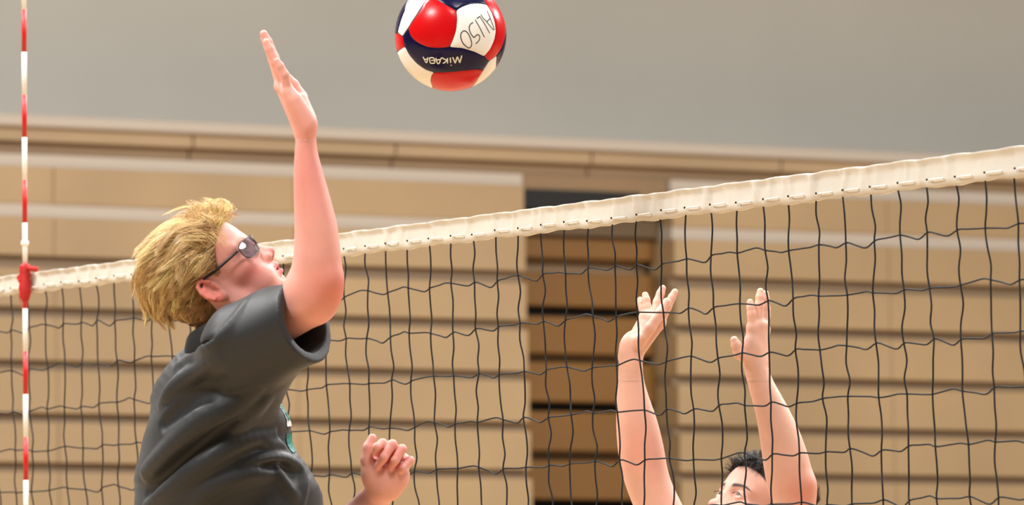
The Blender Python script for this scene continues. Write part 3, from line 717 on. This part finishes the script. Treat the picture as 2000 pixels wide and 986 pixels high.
# hair: swept up off the forehead, back over the ears, standing off the crown
def grow(V, N, O, R, sc_, n, length, height, flow, r0, cols, k=8, clump=60, seed=3, sb=-1.6, spread=0.35, flick=0.0):
    g = np.random.default_rng(seed); q = to_head(V, O, R, sc_)
    ok = (q[:, 2] > hairline(q, sb) + 0.05) & (np.abs(q[:, 1]) < 7.75) & (q[:, 2] > -6.6)
    idx = np.flatnonzero(ok); pick = g.choice(idx, n); x0 = q[pick]
    c = np.array([-1.2, 0, 4.4]); rad = np.array([9.4, 7.5, 8.5]); lv = np.linalg.norm((x0 - c) / rad, axis=1)[:, None]
    Lg = length(x0) * g.uniform(0.7, 1.15, n); H = height(x0) * g.uniform(0.2, 1.0, n) ** 0.8
    cen = g.choice(n, clump, replace=False); D2 = ((x0[:, None, :] - x0[cen][None]) ** 2).sum(2) + 2.0 * (H[:, None] - H[cen][None]) ** 2; cc = cen[np.argmin(D2, 1)]
    ck = (g.uniform(0, 2.2, n)[cc] + (g.uniform(0, 1, n) > 0.97) * 1.2) * ss(-3, 5, x0[:, 2]) * (1 - 0.6 * ss(2, 6, x0[:, 0])); cj = g.normal(0, 0.22, (n, 3))[cc]; Lg = Lg * g.uniform(0.8, 1.2, n)[cc]
    x = x0.copy(); path = []; jit = g.normal(0, 0.10, (n, 3)) + cj
    for i in range(k):
        t = i / (k - 1); nn = (x - c) / rad ** 2; nn /= np.linalg.norm(nn, axis=1)[:, None]
        h = H * (1 - (1 - min(1, t * 1.7)) ** 2) + flick * ck * Lg * t ** 3 * (0.3 + H / 4) - 0.12 * (1 - t)
        path.append(x + nn * h[:, None])
        v = flow(x, x0) + jit; v = v - nn * (v * nn).sum(1)[:, None]; v /= np.maximum(np.linalg.norm(v, axis=1)[:, None], 0.55)
        x = x + v * (Lg / (k - 1))[:, None]; x = c + (x - c) * (lv / (np.linalg.norm((x - c) / rad, axis=1)[:, None]))
    path = np.stack(path, 1)
    t = np.linspace(0, 1, k)[None, :, None]; m = np.clip(t, 0, 1) ** 1.6 * spread
    path = path + m * (path[cc] - path)
    path = path + 0.06 * np.sin(t * 6 + g.uniform(0, 6, (n, 1, 1))) * g.normal(0, 1, (n, 1, 3)) * t
    return O + (path * 0.01 * sc_) @ R.T, r0 * g.uniform(0.7, 1.3, n), np.clip(cols(x0, g) * g.uniform(0.72, 1.28, n)[cc][:, None], 0, 1), cc
def a_len(x):
    top = ss(3.0, 8.0, x[:, 2]); nape = ss(0.5, -5.0, x[:, 2]); sb_ = ss(0.5, 1.5, x[:, 0]) * ss(4.5, 3.0, x[:, 2])
    low_ = ss(5, 1, x[:, 2]) * ss(-3, -7, x[:, 0]); return (4.2 + 2.4 * top - 2.2 * nape - 1.8 * low_) * (1 - 0.8 * sb_)
def a_height(x):
    top = ss(4.0, 10.0, x[:, 2]); nape = ss(1.0, -4.0, x[:, 2]); front = ss(3, 8, x[:, 0]) * ss(5, 7, x[:, 2]); back = ss(-3, -8, x[:, 0]); sb_ = ss(0.5, 1.5, x[:, 0]) * ss(4.5, 3.0, x[:, 2])
    return (1.5 + 1.4 * top + 1.7 * front + 0.6 * ss(9, 11.5, x[:, 2]) * ss(6, 2, x[:, 0]) + 0.9 * back * ss(0, 5, x[:, 2]) - 0.7 * nape) * (1 - 0.75 * sb_)
def a_flow(x, x0):
    low_ = ss(3, -3, x[:, 2])[:, None]; bk = ss(-5, -10, x[:, 0])[:, None]
    fr = (ss(2.5, 6.5, x0[:, 0]) * ss(5, 7.5, x0[:, 2]))[:, None]
    return np.array([-1.0, 0, 0.0]) + fr * np.array([1.3, 0, 0.25]) + low_ * np.array([0.2, 0, -0.35]) + bk * np.array([0, 0, -0.25])
def a_col(x, g):
    n = len(x); t = g.uniform(0, 1, n); up = ss(-4, 5, x[:, 2])
    c = np.array(lin((172, 131, 82)))[None] * (1 - up[:, None]) + np.array(lin((248, 208, 146)))[None] * up[:, None]
    return c * (0.45 + 0.95 * t)[:, None]
pa, rr_, cc_, _ = grow(V[:nh], hn[:nh], HO, HR, HS, 17000, a_len, a_height, a_flow, 0.00042, a_col, clump=420, sb=1.2, spread=0.8, flick=0.13)
strands('hair', None, pa, rr_, cc_, M_hair, att)

# glasses
M_frame = mat('glasses_frame', (24, 20, 22), 0.3, spec=0.6)
M_lens = bpy.data.materials.new('grey_lens'); M_lens.use_nodes = True
nt = M_lens.node_tree; b = nt.nodes['Principled BSDF']; b.inputs['Base Color'].default_value = (*lin((92, 90, 100)), 1); b.inputs['Roughness'].default_value = 0.05; b.inputs['Alpha'].default_value = 0.72; b.inputs['Coat Weight'].default_value = 0.6
gl = empty('glasses'); gl.parent = att
u = 0.01 * HS
for s in (-1, 1):
    ol = []
    for i in range(28):
        a = 2 * math.pi * i / 28; e = 2 / 3.2; ca, sa = math.cos(a), math.sin(a)
        y = (3.35 if ca > 0 else 2.6) * np.sign(ca) * abs(ca) ** e; z = 1.9 * np.sign(sa) * abs(sa) ** e
        if sa > 0: z *= 0.86 + 0.10 * (ca)            # outer top corner a little higher
        ol.append(hw((10.05 - 0.056 * (y * 1.0 + 2.8) ** 2 + 0.10 * z * 0.6, s * (3.15 + y), 1.15 + z)))
    ol = np.array(ol); v, f = tube_geo(ol, 0.0012, 6, closed=True); mesh_obj('rim', v, f, M_frame, gl)
    c = ol.mean(0) + HR[:, 0] * 0.0012; n = len(ol); mid = c + (ol - c) * 0.55 + HR[:, 0] * 0.0006
    mesh_obj('lens', np.vstack([ol, mid, [c]]), [(i, (i + 1) % n, n + (i + 1) % n, n + i) for i in range(n)] + [(n + i, n + (i + 1) % n, 2 * n) for i in range(n)], M_lens, gl)
    tp = catmull([hw((7.8, s * 6.45, 1.9)), hw((7.2, s * 6.9, 2.0)), hw((5.2, s * 7.35, 2.1)), hw((2.0, s * 7.7, 2.3)), hw((-0.8, s * 7.95, 2.6)), hw((-2.6, s * 7.9, 1.2)), hw((-3.2, s * 7.6, -0.6))], 5)
    v, f = tube_geo(tp, np.interp(np.linspace(0, 1, len(tp)), [0, 0.1, 0.5, 1], [0.0012, 0.0022, 0.0026, 0.0020]), 8); mesh_obj('temple', v, f, M_frame, gl)
v, f = tube_geo(catmull([hw((10.0, -0.7, 1.6)), hw((10.3, 0, 1.95)), hw((10.0, 0.7, 1.6))], 6), 0.0010, 6); mesh_obj('bridge', v, f, M_frame, gl)

# polo shirt
M_shirt = mat('grey_polo', (43, 45, 47), 0.52, sheen=0.08, bump=(420, 0.25, 0.0008), spec=0.3)
sh = SDF()
rows_ = [(682, 372, 505), (706, 350, 536), (750, 320, 546), (800, 292, 556), (850, 280, 566), (900, 268, 582), (950, 260, 606), (1000, 252, 632), (1060, 248, 650), (1120, 250, 650)]
C, ru, rv = scan(rows_, 12.23, [0.12, 0.17, 0.19, 0.19, 0.185, 0.18, 0.175, 0.175, 0.18, 0.185], 12.27)
sh.tube(C, ru, rv, 0.04, 0.04, cap=0.3)
HC = P(596, 628, 11.985); ax = nrm(HC - P(440, 668, 12.15)); ax = nrm(V3(0.76, 0.30, 0.50))
sh.cone(P(488, 706, 12.13), P(548, 640, 12.04), 0.078, 0.076, 0.05)
slv = SDF(); slv.cone(HC - ax * 0.14, HC + ax * 0.06, 0.080, 0.0735, 0.01); slv.cut(HC, ax, 0.003)
sh.add('f', slv, P(540, 650, 12.05), 0.2, 0.02)
sh.cone(P(468, 720, 12.39), P(480, 860, 12.43), 0.07, 0.065, 0.04)
body_only = SDF(); body_only.ops = list(sh.ops)
def fold(pts, r, sink, k, kind='u', taper=True):
    q = [(p[0], p[1], ray_hit(body_only, p[0], p[1])) for p in catmull(pts, 4)]; q = np.array([x for x in q if x[2] is not None])
    if len(q) < 3: return
    for _ in range(4): q[1:-1, 2] = 0.25 * q[:-2, 2] + 0.5 * q[1:-1, 2] + 0.25 * q[2:, 2]
    n = len(q); tt = np.sin(math.pi * (np.arange(n) + 0.3) / (n - 0.4)); rr = list(r * (0.35 + 0.65 * np.sqrt(np.clip(tt, 0, 1))))
    q = [P(a, b, d + sink + (0.010 * (1 - t) ** 2 if kind == 'u' else -0.006 * (1 - t) ** 2)) for (a, b, d), t in zip(q, tt)]
    g = SDF(); g.chain(q, rr, 0.0008, 0.0008); c = np.mean(q, 0); R_ = max(np.linalg.norm(x - c) for x in q) + r
    sh.add('F' if kind == 'u' else 'G', g, c, R_, k)
def _call2(self, Q):
    Q = np.asarray(Q, np.float32); ex = [o for o in self.ops if o[0] in 'FG']
    if not ex: return _call(self, Q)
    keep = self.ops; self.ops = [o for o in keep if o[0] not in 'FG']; d = _call(self, Q); self.ops = keep
    lo, hi = Q.min(0), Q.max(0)
    for kind, fn, c, r, k in ex:
        if np.linalg.norm(np.maximum(np.maximum(lo - c, c - hi), 0)) - r > 0.03 + k: continue
        e = fn(Q)
        if kind == 'F': d = sdf_call_f(d, e, k)
        else: e = -e; h = np.maximum(k - np.abs(d - e), 0) / k; d = np.maximum(d, e) + h * h * k * 0.25
    return d
SDF.__call__ = _call2
fold([(318, 785), (340, 757), (385, 728), (430, 695)], 0.014, 0.002, 0.013)
fold([(290, 925), (345, 868), (400, 826), (455, 790), (500, 760)], 0.016, 0.002, 0.015)
fold([(285, 965), (363, 892), (420, 848), (470, 815)], 0.009, -0.001, 0.014, 's')
fold([(290, 990), (330, 952), (380, 912), (430, 884), (480, 862), (530, 850)], 0.015, 0.002, 0.014)
fold([(455, 912), (500, 898), (545, 894), (577, 908), (590, 935), (588, 985)], 0.010, 0.000, 0.010)
fold([(470, 925), (515, 913), (550, 912), (570, 925)], 0.006, 0.0, 0.016, 's')
fold([(536, 912), (548, 935), (565, 958), (580, 980)], 0.007, 0.002, 0.014)
fold([(505, 858), (525, 868), (545, 868), (556, 880)], 0.008, 0.002, 0.014)
fold([(352, 716), (390, 692), (423, 668), (455, 630), (482, 592)], 0.011, 0.002, 0.012)
fold([(360, 702), (392, 680), (418, 660)], 0.007, -0.001, 0.010, 's')
fold([(318, 830), (380, 780), (440, 745)], 0.010, -0.001, 0.016, 's')
fold([(380, 985), (420, 950), (470, 930), (520, 925)], 0.012, 0.002, 0.014)
fold([(460, 830), (490, 800), (515, 775)], 0.009, 0.003, 0.02)
def wav(Q):
    a = Q @ V3(0.55, -0.83, 0.2).astype(np.float32); b = Q @ V3(0.83, 0.55, 0.0).astype(np.float32)
    return (0.0016 * np.sin(a * 52 + 2.2 * np.sin(b * 11)) + 0.0008 * np.sin(a * 88 + 1.5 * np.sin(b * 23 + 1))).astype(np.float32)
cav = SDF(); cav.cone(HC - ax * 0.075, HC + ax * 0.09, 0.050, 0.0662, 0.01)
shirt = lambda Q: np.maximum(sh(Q) + wav(np.asarray(Q, np.float32)), -cav(Q))
lo, hi = lim(P(225, 1135, 12.5), P(665, 545, 11.88)); lo[1] = 11.86
V, F = surface(shirt, lo - [0, 0, 0.0], hi, 0.0028); V = relax(V, F, 3)
so = mesh_obj('polo_shirt', V, F, M_shirt, att)
# collar: a stand with a folded fall round the neck
cc = P(433, 630, HD + 0.005); ca = nrm(V3(-0.60, 0.78, 0.10)); cx = nrm(np.cross(ca, CF)); cy = np.cross(ca, cx)
V, F = [], []; prof = [(0.060, -0.016), (0.059, 0.0), (0.058, 0.014), (0.0605, 0.019), (0.068, 0.016), (0.078, 0.004), (0.092, -0.018), (0.090, -0.021), (0.074, -0.002), (0.063, 0.010)]
na = 64
for i in range(na):
    a = 2 * math.pi * i / na
    for j, (r_, h_) in enumerate(prof):
        wv = 1 + (0.03 * math.sin(3 * a + 1) + 0.04 * math.sin(5 * a)) * (j > 4)
        V.append(cc + ca * (h_ + 0.004 * math.sin(2 * a)) + (cx * math.cos(a) + cy * math.sin(a) * 0.95) * r_ * wv)
n = len(prof)
F = [(i * n + j, i * n + (j + 1) % n, ((i + 1) % na) * n + (j + 1) % n, ((i + 1) % na) * n + j) for i in range(na) for j in range(n)]
mesh_obj('collar', V, F, M_shirt, so)
# chest print, seen almost edge on at the front of the shirt
M_teal = mat('teal_print', (10, 120, 108), 0.5); M_wprint = mat('white_print_edge', (236, 238, 236), 0.5)
def chest_print(name, pts2, m, off):
    V = []
    for (y, a) in pts2:                               # y on the picture, a = turn round the chest from its silhouette
        c = P(432, y, 12.24); d = V3(math.cos(a), 0, math.sin(a)); ts = np.arange(0.02, 0.30, 0.001); v = shirt(c + ts[:, None] * d[None])
        j = np.flatnonzero(v > 0); V.append(c + (ts[j[0]] + off) * d)
    return mesh_obj(name, V, [tuple(range(len(V)))], m, so, smooth=False)
def strip(name, y0, y1, a0, a1, m, off, slant=0.0):
    V, F = [], []; ny, nx = 16, 8
    for i in range(ny + 1):
        for j in range(nx + 1):
            y = y0 + (y1 - y0) * i / ny; a = a0 + (a1 - a0) * j / nx + slant * i / ny
            c = P(432, y, 12.24); d = V3(math.cos(a), 0, math.sin(a)); ts = np.arange(0.02, 0.30, 0.001); v = shirt(c + ts[:, None] * d[None])
            k_ = np.flatnonzero(v > 0); V.append(c + (ts[k_[0]] + off) * d)
    for i in range(ny):
        for j in range(nx): F.append((i * (nx + 1) + j, i * (nx + 1) + j + 1, (i + 1) * (nx + 1) + j + 1, (i + 1) * (nx + 1) + j))
    return mesh_obj(name, V, F, m, so)
strip('chest_print', 784, 832, -0.5, 0.30, M_wprint, 0.0012, 0.0)
strip('chest_print', 790, 820, -0.5, 0.25, M_teal, 0.0020, 0.0)
strip('chest_print', 846, 882, -0.5, 0.28, M_teal, 0.0016, 0.0)
# shorts and shoes, below the frame
M_shorts = mat('black_shorts', (30, 32, 34), 0.7); M_shoe = mat('white_shoe', (225, 225, 225), 0.5)
st = SDF(); st.tube(np.array([P(440, 1095, 12.27), P(440, 1190, 12.27)]), [0.175, 0.17], [0.165, 0.17], 0.02)
for hp, kn, an in LEG: st.cone(hp, hp + (kn - hp) * 0.75, 0.115, 0.095, 0.03)
lo, hi = lim(P(200, 1620, 12.6), P(680, 1060, 11.9)); V, F = surface(st, lo, hi, 0.008); mesh_obj('shorts', V, F, M_shorts, att)
for hp, kn, an in LEG:
    t = SDF(); dn = nrm(an - kn); fw = nrm(np.cross(V3(0, 0, 1), dn)); t.cone(an + dn * 0.03 - fw * 0.03, an + dn * 0.07 + fw * 0.15, 0.045, 0.036, 0.02); t.cone(an - dn * 0.02, an + dn * 0.05, 0.046, 0.045, 0.02)
    V, F = surface(t, an - 0.3, an + 0.3, 0.007); mesh_obj('shoe', V, F, M_shoe, att)

# ------------------------------------------------------------------ the blocker, behind the net
BD_ = 13.42
blk_ = empty('person'); tag(blk_, 'person with short dark hair behind the net, reaching up to block with both arms', 'person')
th, ph = math.radians(57), math.radians(31)
Fb = np.array([-math.sin(th) * math.cos(ph), math.sin(ph), math.cos(th) * math.cos(ph)]); Yb = np.array([math.cos(th), 0, math.sin(th)]); Zb = np.array([math.sin(th) * math.sin(ph), math.cos(ph), -math.cos(th) * math.sin(ph)])
BRm = frame_cols(V3(*Fb), V3(*Yb), V3(*Zb)); BO = P(1476, 1019, BD_); BS = 1.0
sk = SDF(); bw_ = head_ops(sk, BO, BRm, BS, 0.2)
NB2 = P(1492, 1165, BD_ + 0.03); sk.cone(bw_((-1.8, 0, -2)), NB2, 0.056, 0.062, 0.02)
# his right arm (left in the picture) and hand
skh = sk; sk = SDF()
A = 13.50
ra = [(708, 1209, 1255), (740, 1207, 1257), (780, 1204, 1268), (830, 1203, 1285), (880, 1207, 1297), (920, 1215, 1304), (955, 1227, 1314), (990, 1242, 1330), (1050, 1275, 1362), (1120, 1322, 1412), (1185, 1370, 1466)]
C, ru, rv = scan(ra, A, [0.026, 0.028, 0.032, 0.037, 0.041, 0.041, 0.042, 0.045, 0.048, 0.05, 0.055], A + 0.06)
sk.tube(C, ru, rv, 0.012, 0.012)
hand_ops(sk, [P(1236, 694, A - 0.004), P(1232, 694, A - 0.002), P(1229, 694, A + 0.002), P(1226, 694, A + 0.008)], 0.0165,
    [P(1289, 630, A - 0.012), P(1278, 622, A - 0.004), P(1267, 618, A + 0.008), P(1259, 620, A + 0.024)],
    [(P(1304, 598, A - 0.004), P(1312, 581, A), P(1318, 570, A + 0.002)), (P(1284, 590, A + 0.006), P(1290, 573, A + 0.010), P(1294, 563, A + 0.012)),
     (P(1264, 600, A + 0.014), P(1262, 585, A + 0.017), P(1260, 576, A + 0.02)), (P(1255, 602, A + 0.034), P(1252, 592, A + 0.038), P(1250, 585, A + 0.04))],
    [P(1244, 672, A - 0.022), P(1270, 640, A - 0.034), P(1290, 610, A - 0.03), P(1302, 589, A - 0.024)])
sk.ell(P(1233, 672, A - 0.012), (0.022, 0.016, 0.03), frame_cols(nrm(V3(0.85, -0.5, 0)), CF, nrm(V3(0.5, 0.85, 0))), 0.012)
sk.cone(P(1243, 664, A - 0.026), P(1254, 658, A - 0.034), 0.0115, 0.0085, 0.006)
# his left arm (right in the picture) and hand
ska = sk; sk = SDF()
Bq = 13.22
la = [(716, 1453, 1499), (750, 1461, 1511), (800, 1474, 1538), (850, 1483, 1562), (900, 1490, 1580), (940, 1497, 1589), (975, 1506, 1592), (1020, 1512, 1592), (1080, 1516, 1596), (1150, 1518, 1606)]
C, ru, rv = scan(la, Bq, [0.026, 0.028, 0.034, 0.039, 0.042, 0.043, 0.043, 0.045, 0.048, 0.055], Bq + 0.02)
sk.tube(C, ru, rv, 0.012, 0.012)
sk.cone(P(1566, 950, Bq), P(1562, 972, Bq), 0.027, 0.027, 0.02)
hand_ops(sk, [P(1470, 704, Bq), P(1475, 704, Bq), P(1480, 704, Bq + 0.004), P(1484, 704, Bq + 0.008)], 0.0165,
    [P(1470, 640, Bq - 0.006), P(1480, 634, Bq), P(1488, 636, Bq + 0.010), P(1493, 644, Bq + 0.026)],
    [(P(1468, 613, Bq - 0.010), P(1466, 600, Bq - 0.010), P(1465, 590, Bq - 0.008)), (P(1483, 596, Bq), P(1484, 580, Bq + 0.002), P(1485, 569, Bq + 0.004)),
     (P(1494, 600, Bq + 0.016), P(1495, 584, Bq + 0.018), P(1495, 573, Bq + 0.02)), (P(1497, 616, Bq + 0.036), P(1498, 605, Bq + 0.038), P(1498, 597, Bq + 0.04))],
    [P(1462, 700, Bq - 0.012), P(1444, 690, Bq - 0.022), P(1438, 674, Bq - 0.024), P(1434, 664, Bq - 0.024)])
sk.ell(P(1466, 684, Bq - 0.012), (0.018, 0.015, 0.028), frame_cols(CR, CF, CU), 0.012)
low = SDF(); low.cone(NB2, P(1495, 1560, BD_ + 0.08), 0.1, 0.12, 0.03)
FEET = []
for sgn in (-1, 1):
    side = np.array([math.cos(TH), -math.sin(TH), 0]) * 0.11 * sgn; hp = P(1495, 1700, BD_ + 0.08) + side
    kn = np.array([hp[0], hp[1], 0.52]) - 0.02 * NN_; an = np.array([hp[0], hp[1], 0.10]) 
    low.cone(P(1495, 1560, BD_ + 0.08), hp, 0.12, 0.095, 0.03); low.cone(hp, kn, 0.088, 0.058, 0.02); low.cone(kn, kn + (an - kn) * 0.3, 0.055, 0.058, 0.02); low.cone(kn + (an - kn) * 0.3, an, 0.058, 0.038, 0.02); FEET.append((hp, kn, an))
parts = []
lo = BO - 0.17; hi = BO + 0.17; lo[2] -= 0.03; parts.append(surface(skh, lo, hi, 0.0016)); nh = len(parts[0][0])
lo, hi = lim(P(1170, 1200, A + 0.14), P(1480, 735, A - 0.08)); zc = hi[2]; v_, f_ = surface(ska, lo, hi, 0.0024); parts.append((relax(v_, f_, 18), f_))
lo, hi = lim(P(1180, 735, A + 0.1), P(1345, 540, A - 0.08)); lo[2] = zc - 0.008; parts.append(surface(ska, lo, hi, 0.0015))
lo, hi = lim(P(1425, 1170, Bq + 0.09), P(1620, 735, Bq - 0.08)); zc = hi[2]; v_, f_ = surface(sk, lo, hi, 0.0024); parts.append((relax(v_, f_, 18), f_))
lo, hi = lim(P(1415, 735, Bq + 0.08), P(1530, 540, Bq - 0.06)); lo[2] = zc - 0.008; parts.append(surface(sk, lo, hi, 0.0015))
lo, hi = lim(P(1150, 3060, BD_ + 0.45), P(1850, 1120, BD_ - 0.3)); lo[2] = 0.04; parts.append(surface(low, lo, hi, 0.009))
V, F = join(parts, [(0, 5), (1, 5), (2, 1), (3, 5), (4, 3)])
q = to_head(V, BO, BRm, BS); base = np.tile(np.array(lin((230, 180, 160))), (len(V), 1)); hd = np.zeros(len(V), bool); hd[:nh] = True
base[hd] = head_color(q[hd], base[hd], (190, 96, 92), (42, 32, 32), (40, 32, 28), 0.95, -3.0, cheek=(222, 140, 132))
base = blend(base, (214, 120, 96), 0.7 * np.exp(-(np.linalg.norm(V - P(1572, 962, Bq - 0.03), axis=1) / 0.045) ** 2))
base = blend(base, (222, 146, 124), 0.6 * np.exp(-(np.linalg.norm(V - P(1245, 880, A - 0.03), axis=1) / 0.06) ** 2))
ob = mesh_obj('body', V, F, M_skin, blk_, col=base)
hn = np.zeros(len(V) * 3, np.float32); ob.data.vertices.foreach_get('normal', hn); hn = hn.reshape(-1, 3)
eyeballs(bw_, BRm, 0.01 * BS, ob, (70, 46, 34), (1, 0.25, 0.35))
def b_len(x): return 1.4 + 1.4 * ss(4, 9, x[:, 2])
def b_height(x): return 0.5 + 1.7 * ss(5, 9.5, x[:, 2]) + 0.6 * ss(3, 8, x[:, 0]) * ss(5, 7, x[:, 2])
def b_flow(x, x0): return np.array([-0.4, 0.2, 0.0]) + ss(5, 0, x[:, 2])[:, None] * np.array([-0.3, 0, -0.8]) + ss(6, 9, x[:, 2])[:, None] * np.array([1.0, 0.1, 0.0])
def b_col(x, g): return np.array(lin((46, 37, 34)))[None] * g.uniform(0.6, 1.4, (len(x), 1))
pa, rr_, cc_, _ = grow(V[:nh], hn[:nh], BO, BRm, BS, 9000, b_len, b_height, b_flow, 0.00042, b_col, k=7, clump=500, seed=5, sb=-3.0, spread=0.4, flick=0.2)
strands('hair', None, pa, rr_, cc_, M_hair, blk_)
# lashes
for s in (-1, 1):
    e = [bw_((9.0 + 0.12 * math.cos(t), s * (3.2 + 1.25 * math.sin(t)), 1.34 + 0.42 * math.cos(t))) for t in np.linspace(-1.25, 1.25, 12)]
    v, f = tube_geo(e, 0.0009, 5); mesh_obj('eyelashes', v, f, M_frame, ob)
# dark jersey
M_jersey = mat('black_jersey', (34, 34, 38), 0.7, bump=(420, 0.25, 0.0008))
js = SDF(); Lx = P(1556, 1230, Bq + 0.03); Rx = P(1420, 1230, A + 0.06)
js.tube(np.array([P(1495, 1200, BD_ + 0.04), P(1495, 1300, BD_ + 0.05), P(1495, 1640, BD_ + 0.08)]), [0.11, 0.15, 0.155], [0.16, 0.19, 0.16], 0.05)
js.cone(Rx, P(1338, 1075, A + 0.05), 0.085, 0.062, 0.03); js.cone(Lx, P(1556, 1062, Bq + 0.005), 0.085, 0.066, 0.03)
js.ell(NB2 + np.array([0, 0, 0.06]), (0.068, 0.068, 0.1), None, 0.02, 's')
lo, hi = lim(P(1180, 1700, BD_ + 0.4), P(1720, 960, BD_ - 0.4)); V, F = surface(js, lo, hi, 0.005); mesh_obj('jersey', V, F, M_jersey, blk_)
st = SDF(); st.cone(P(1495, 1610, BD_ + 0.08), P(1495, 1690, BD_ + 0.08), 0.16, 0.165, 0.03)
for hp, kn, an in FEET: st.cone(hp, hp + (kn - hp) * 0.8, 0.118, 0.1, 0.03)
lo, hi = lim(P(1180, 2550, BD_ + 0.45), P(1800, 1560, BD_ - 0.3)); V, F = surface(st, lo, hi, 0.008); mesh_obj('shorts', V, F, M_shorts, blk_)
fwd = NN_
for hp, kn, an in FEET:
    t = SDF(); z = np.array([0, 0, 1.0]); t.cone(an - z * 0.055 - fwd * 0.03, an - z * 0.062 + fwd * 0.16, 0.045, 0.036, 0.02); t.cone(an, an - z * 0.05, 0.046, 0.045, 0.02); t.cut(np.array([0, 0, 0.002]), np.array([0, 0, -1.0]))
    V, F = surface(t, an - [0.3, 0.3, 0.12], an + [0.3, 0.3, 0.15], 0.007); mesh_obj('shoe', V, F, M_shoe, blk_)
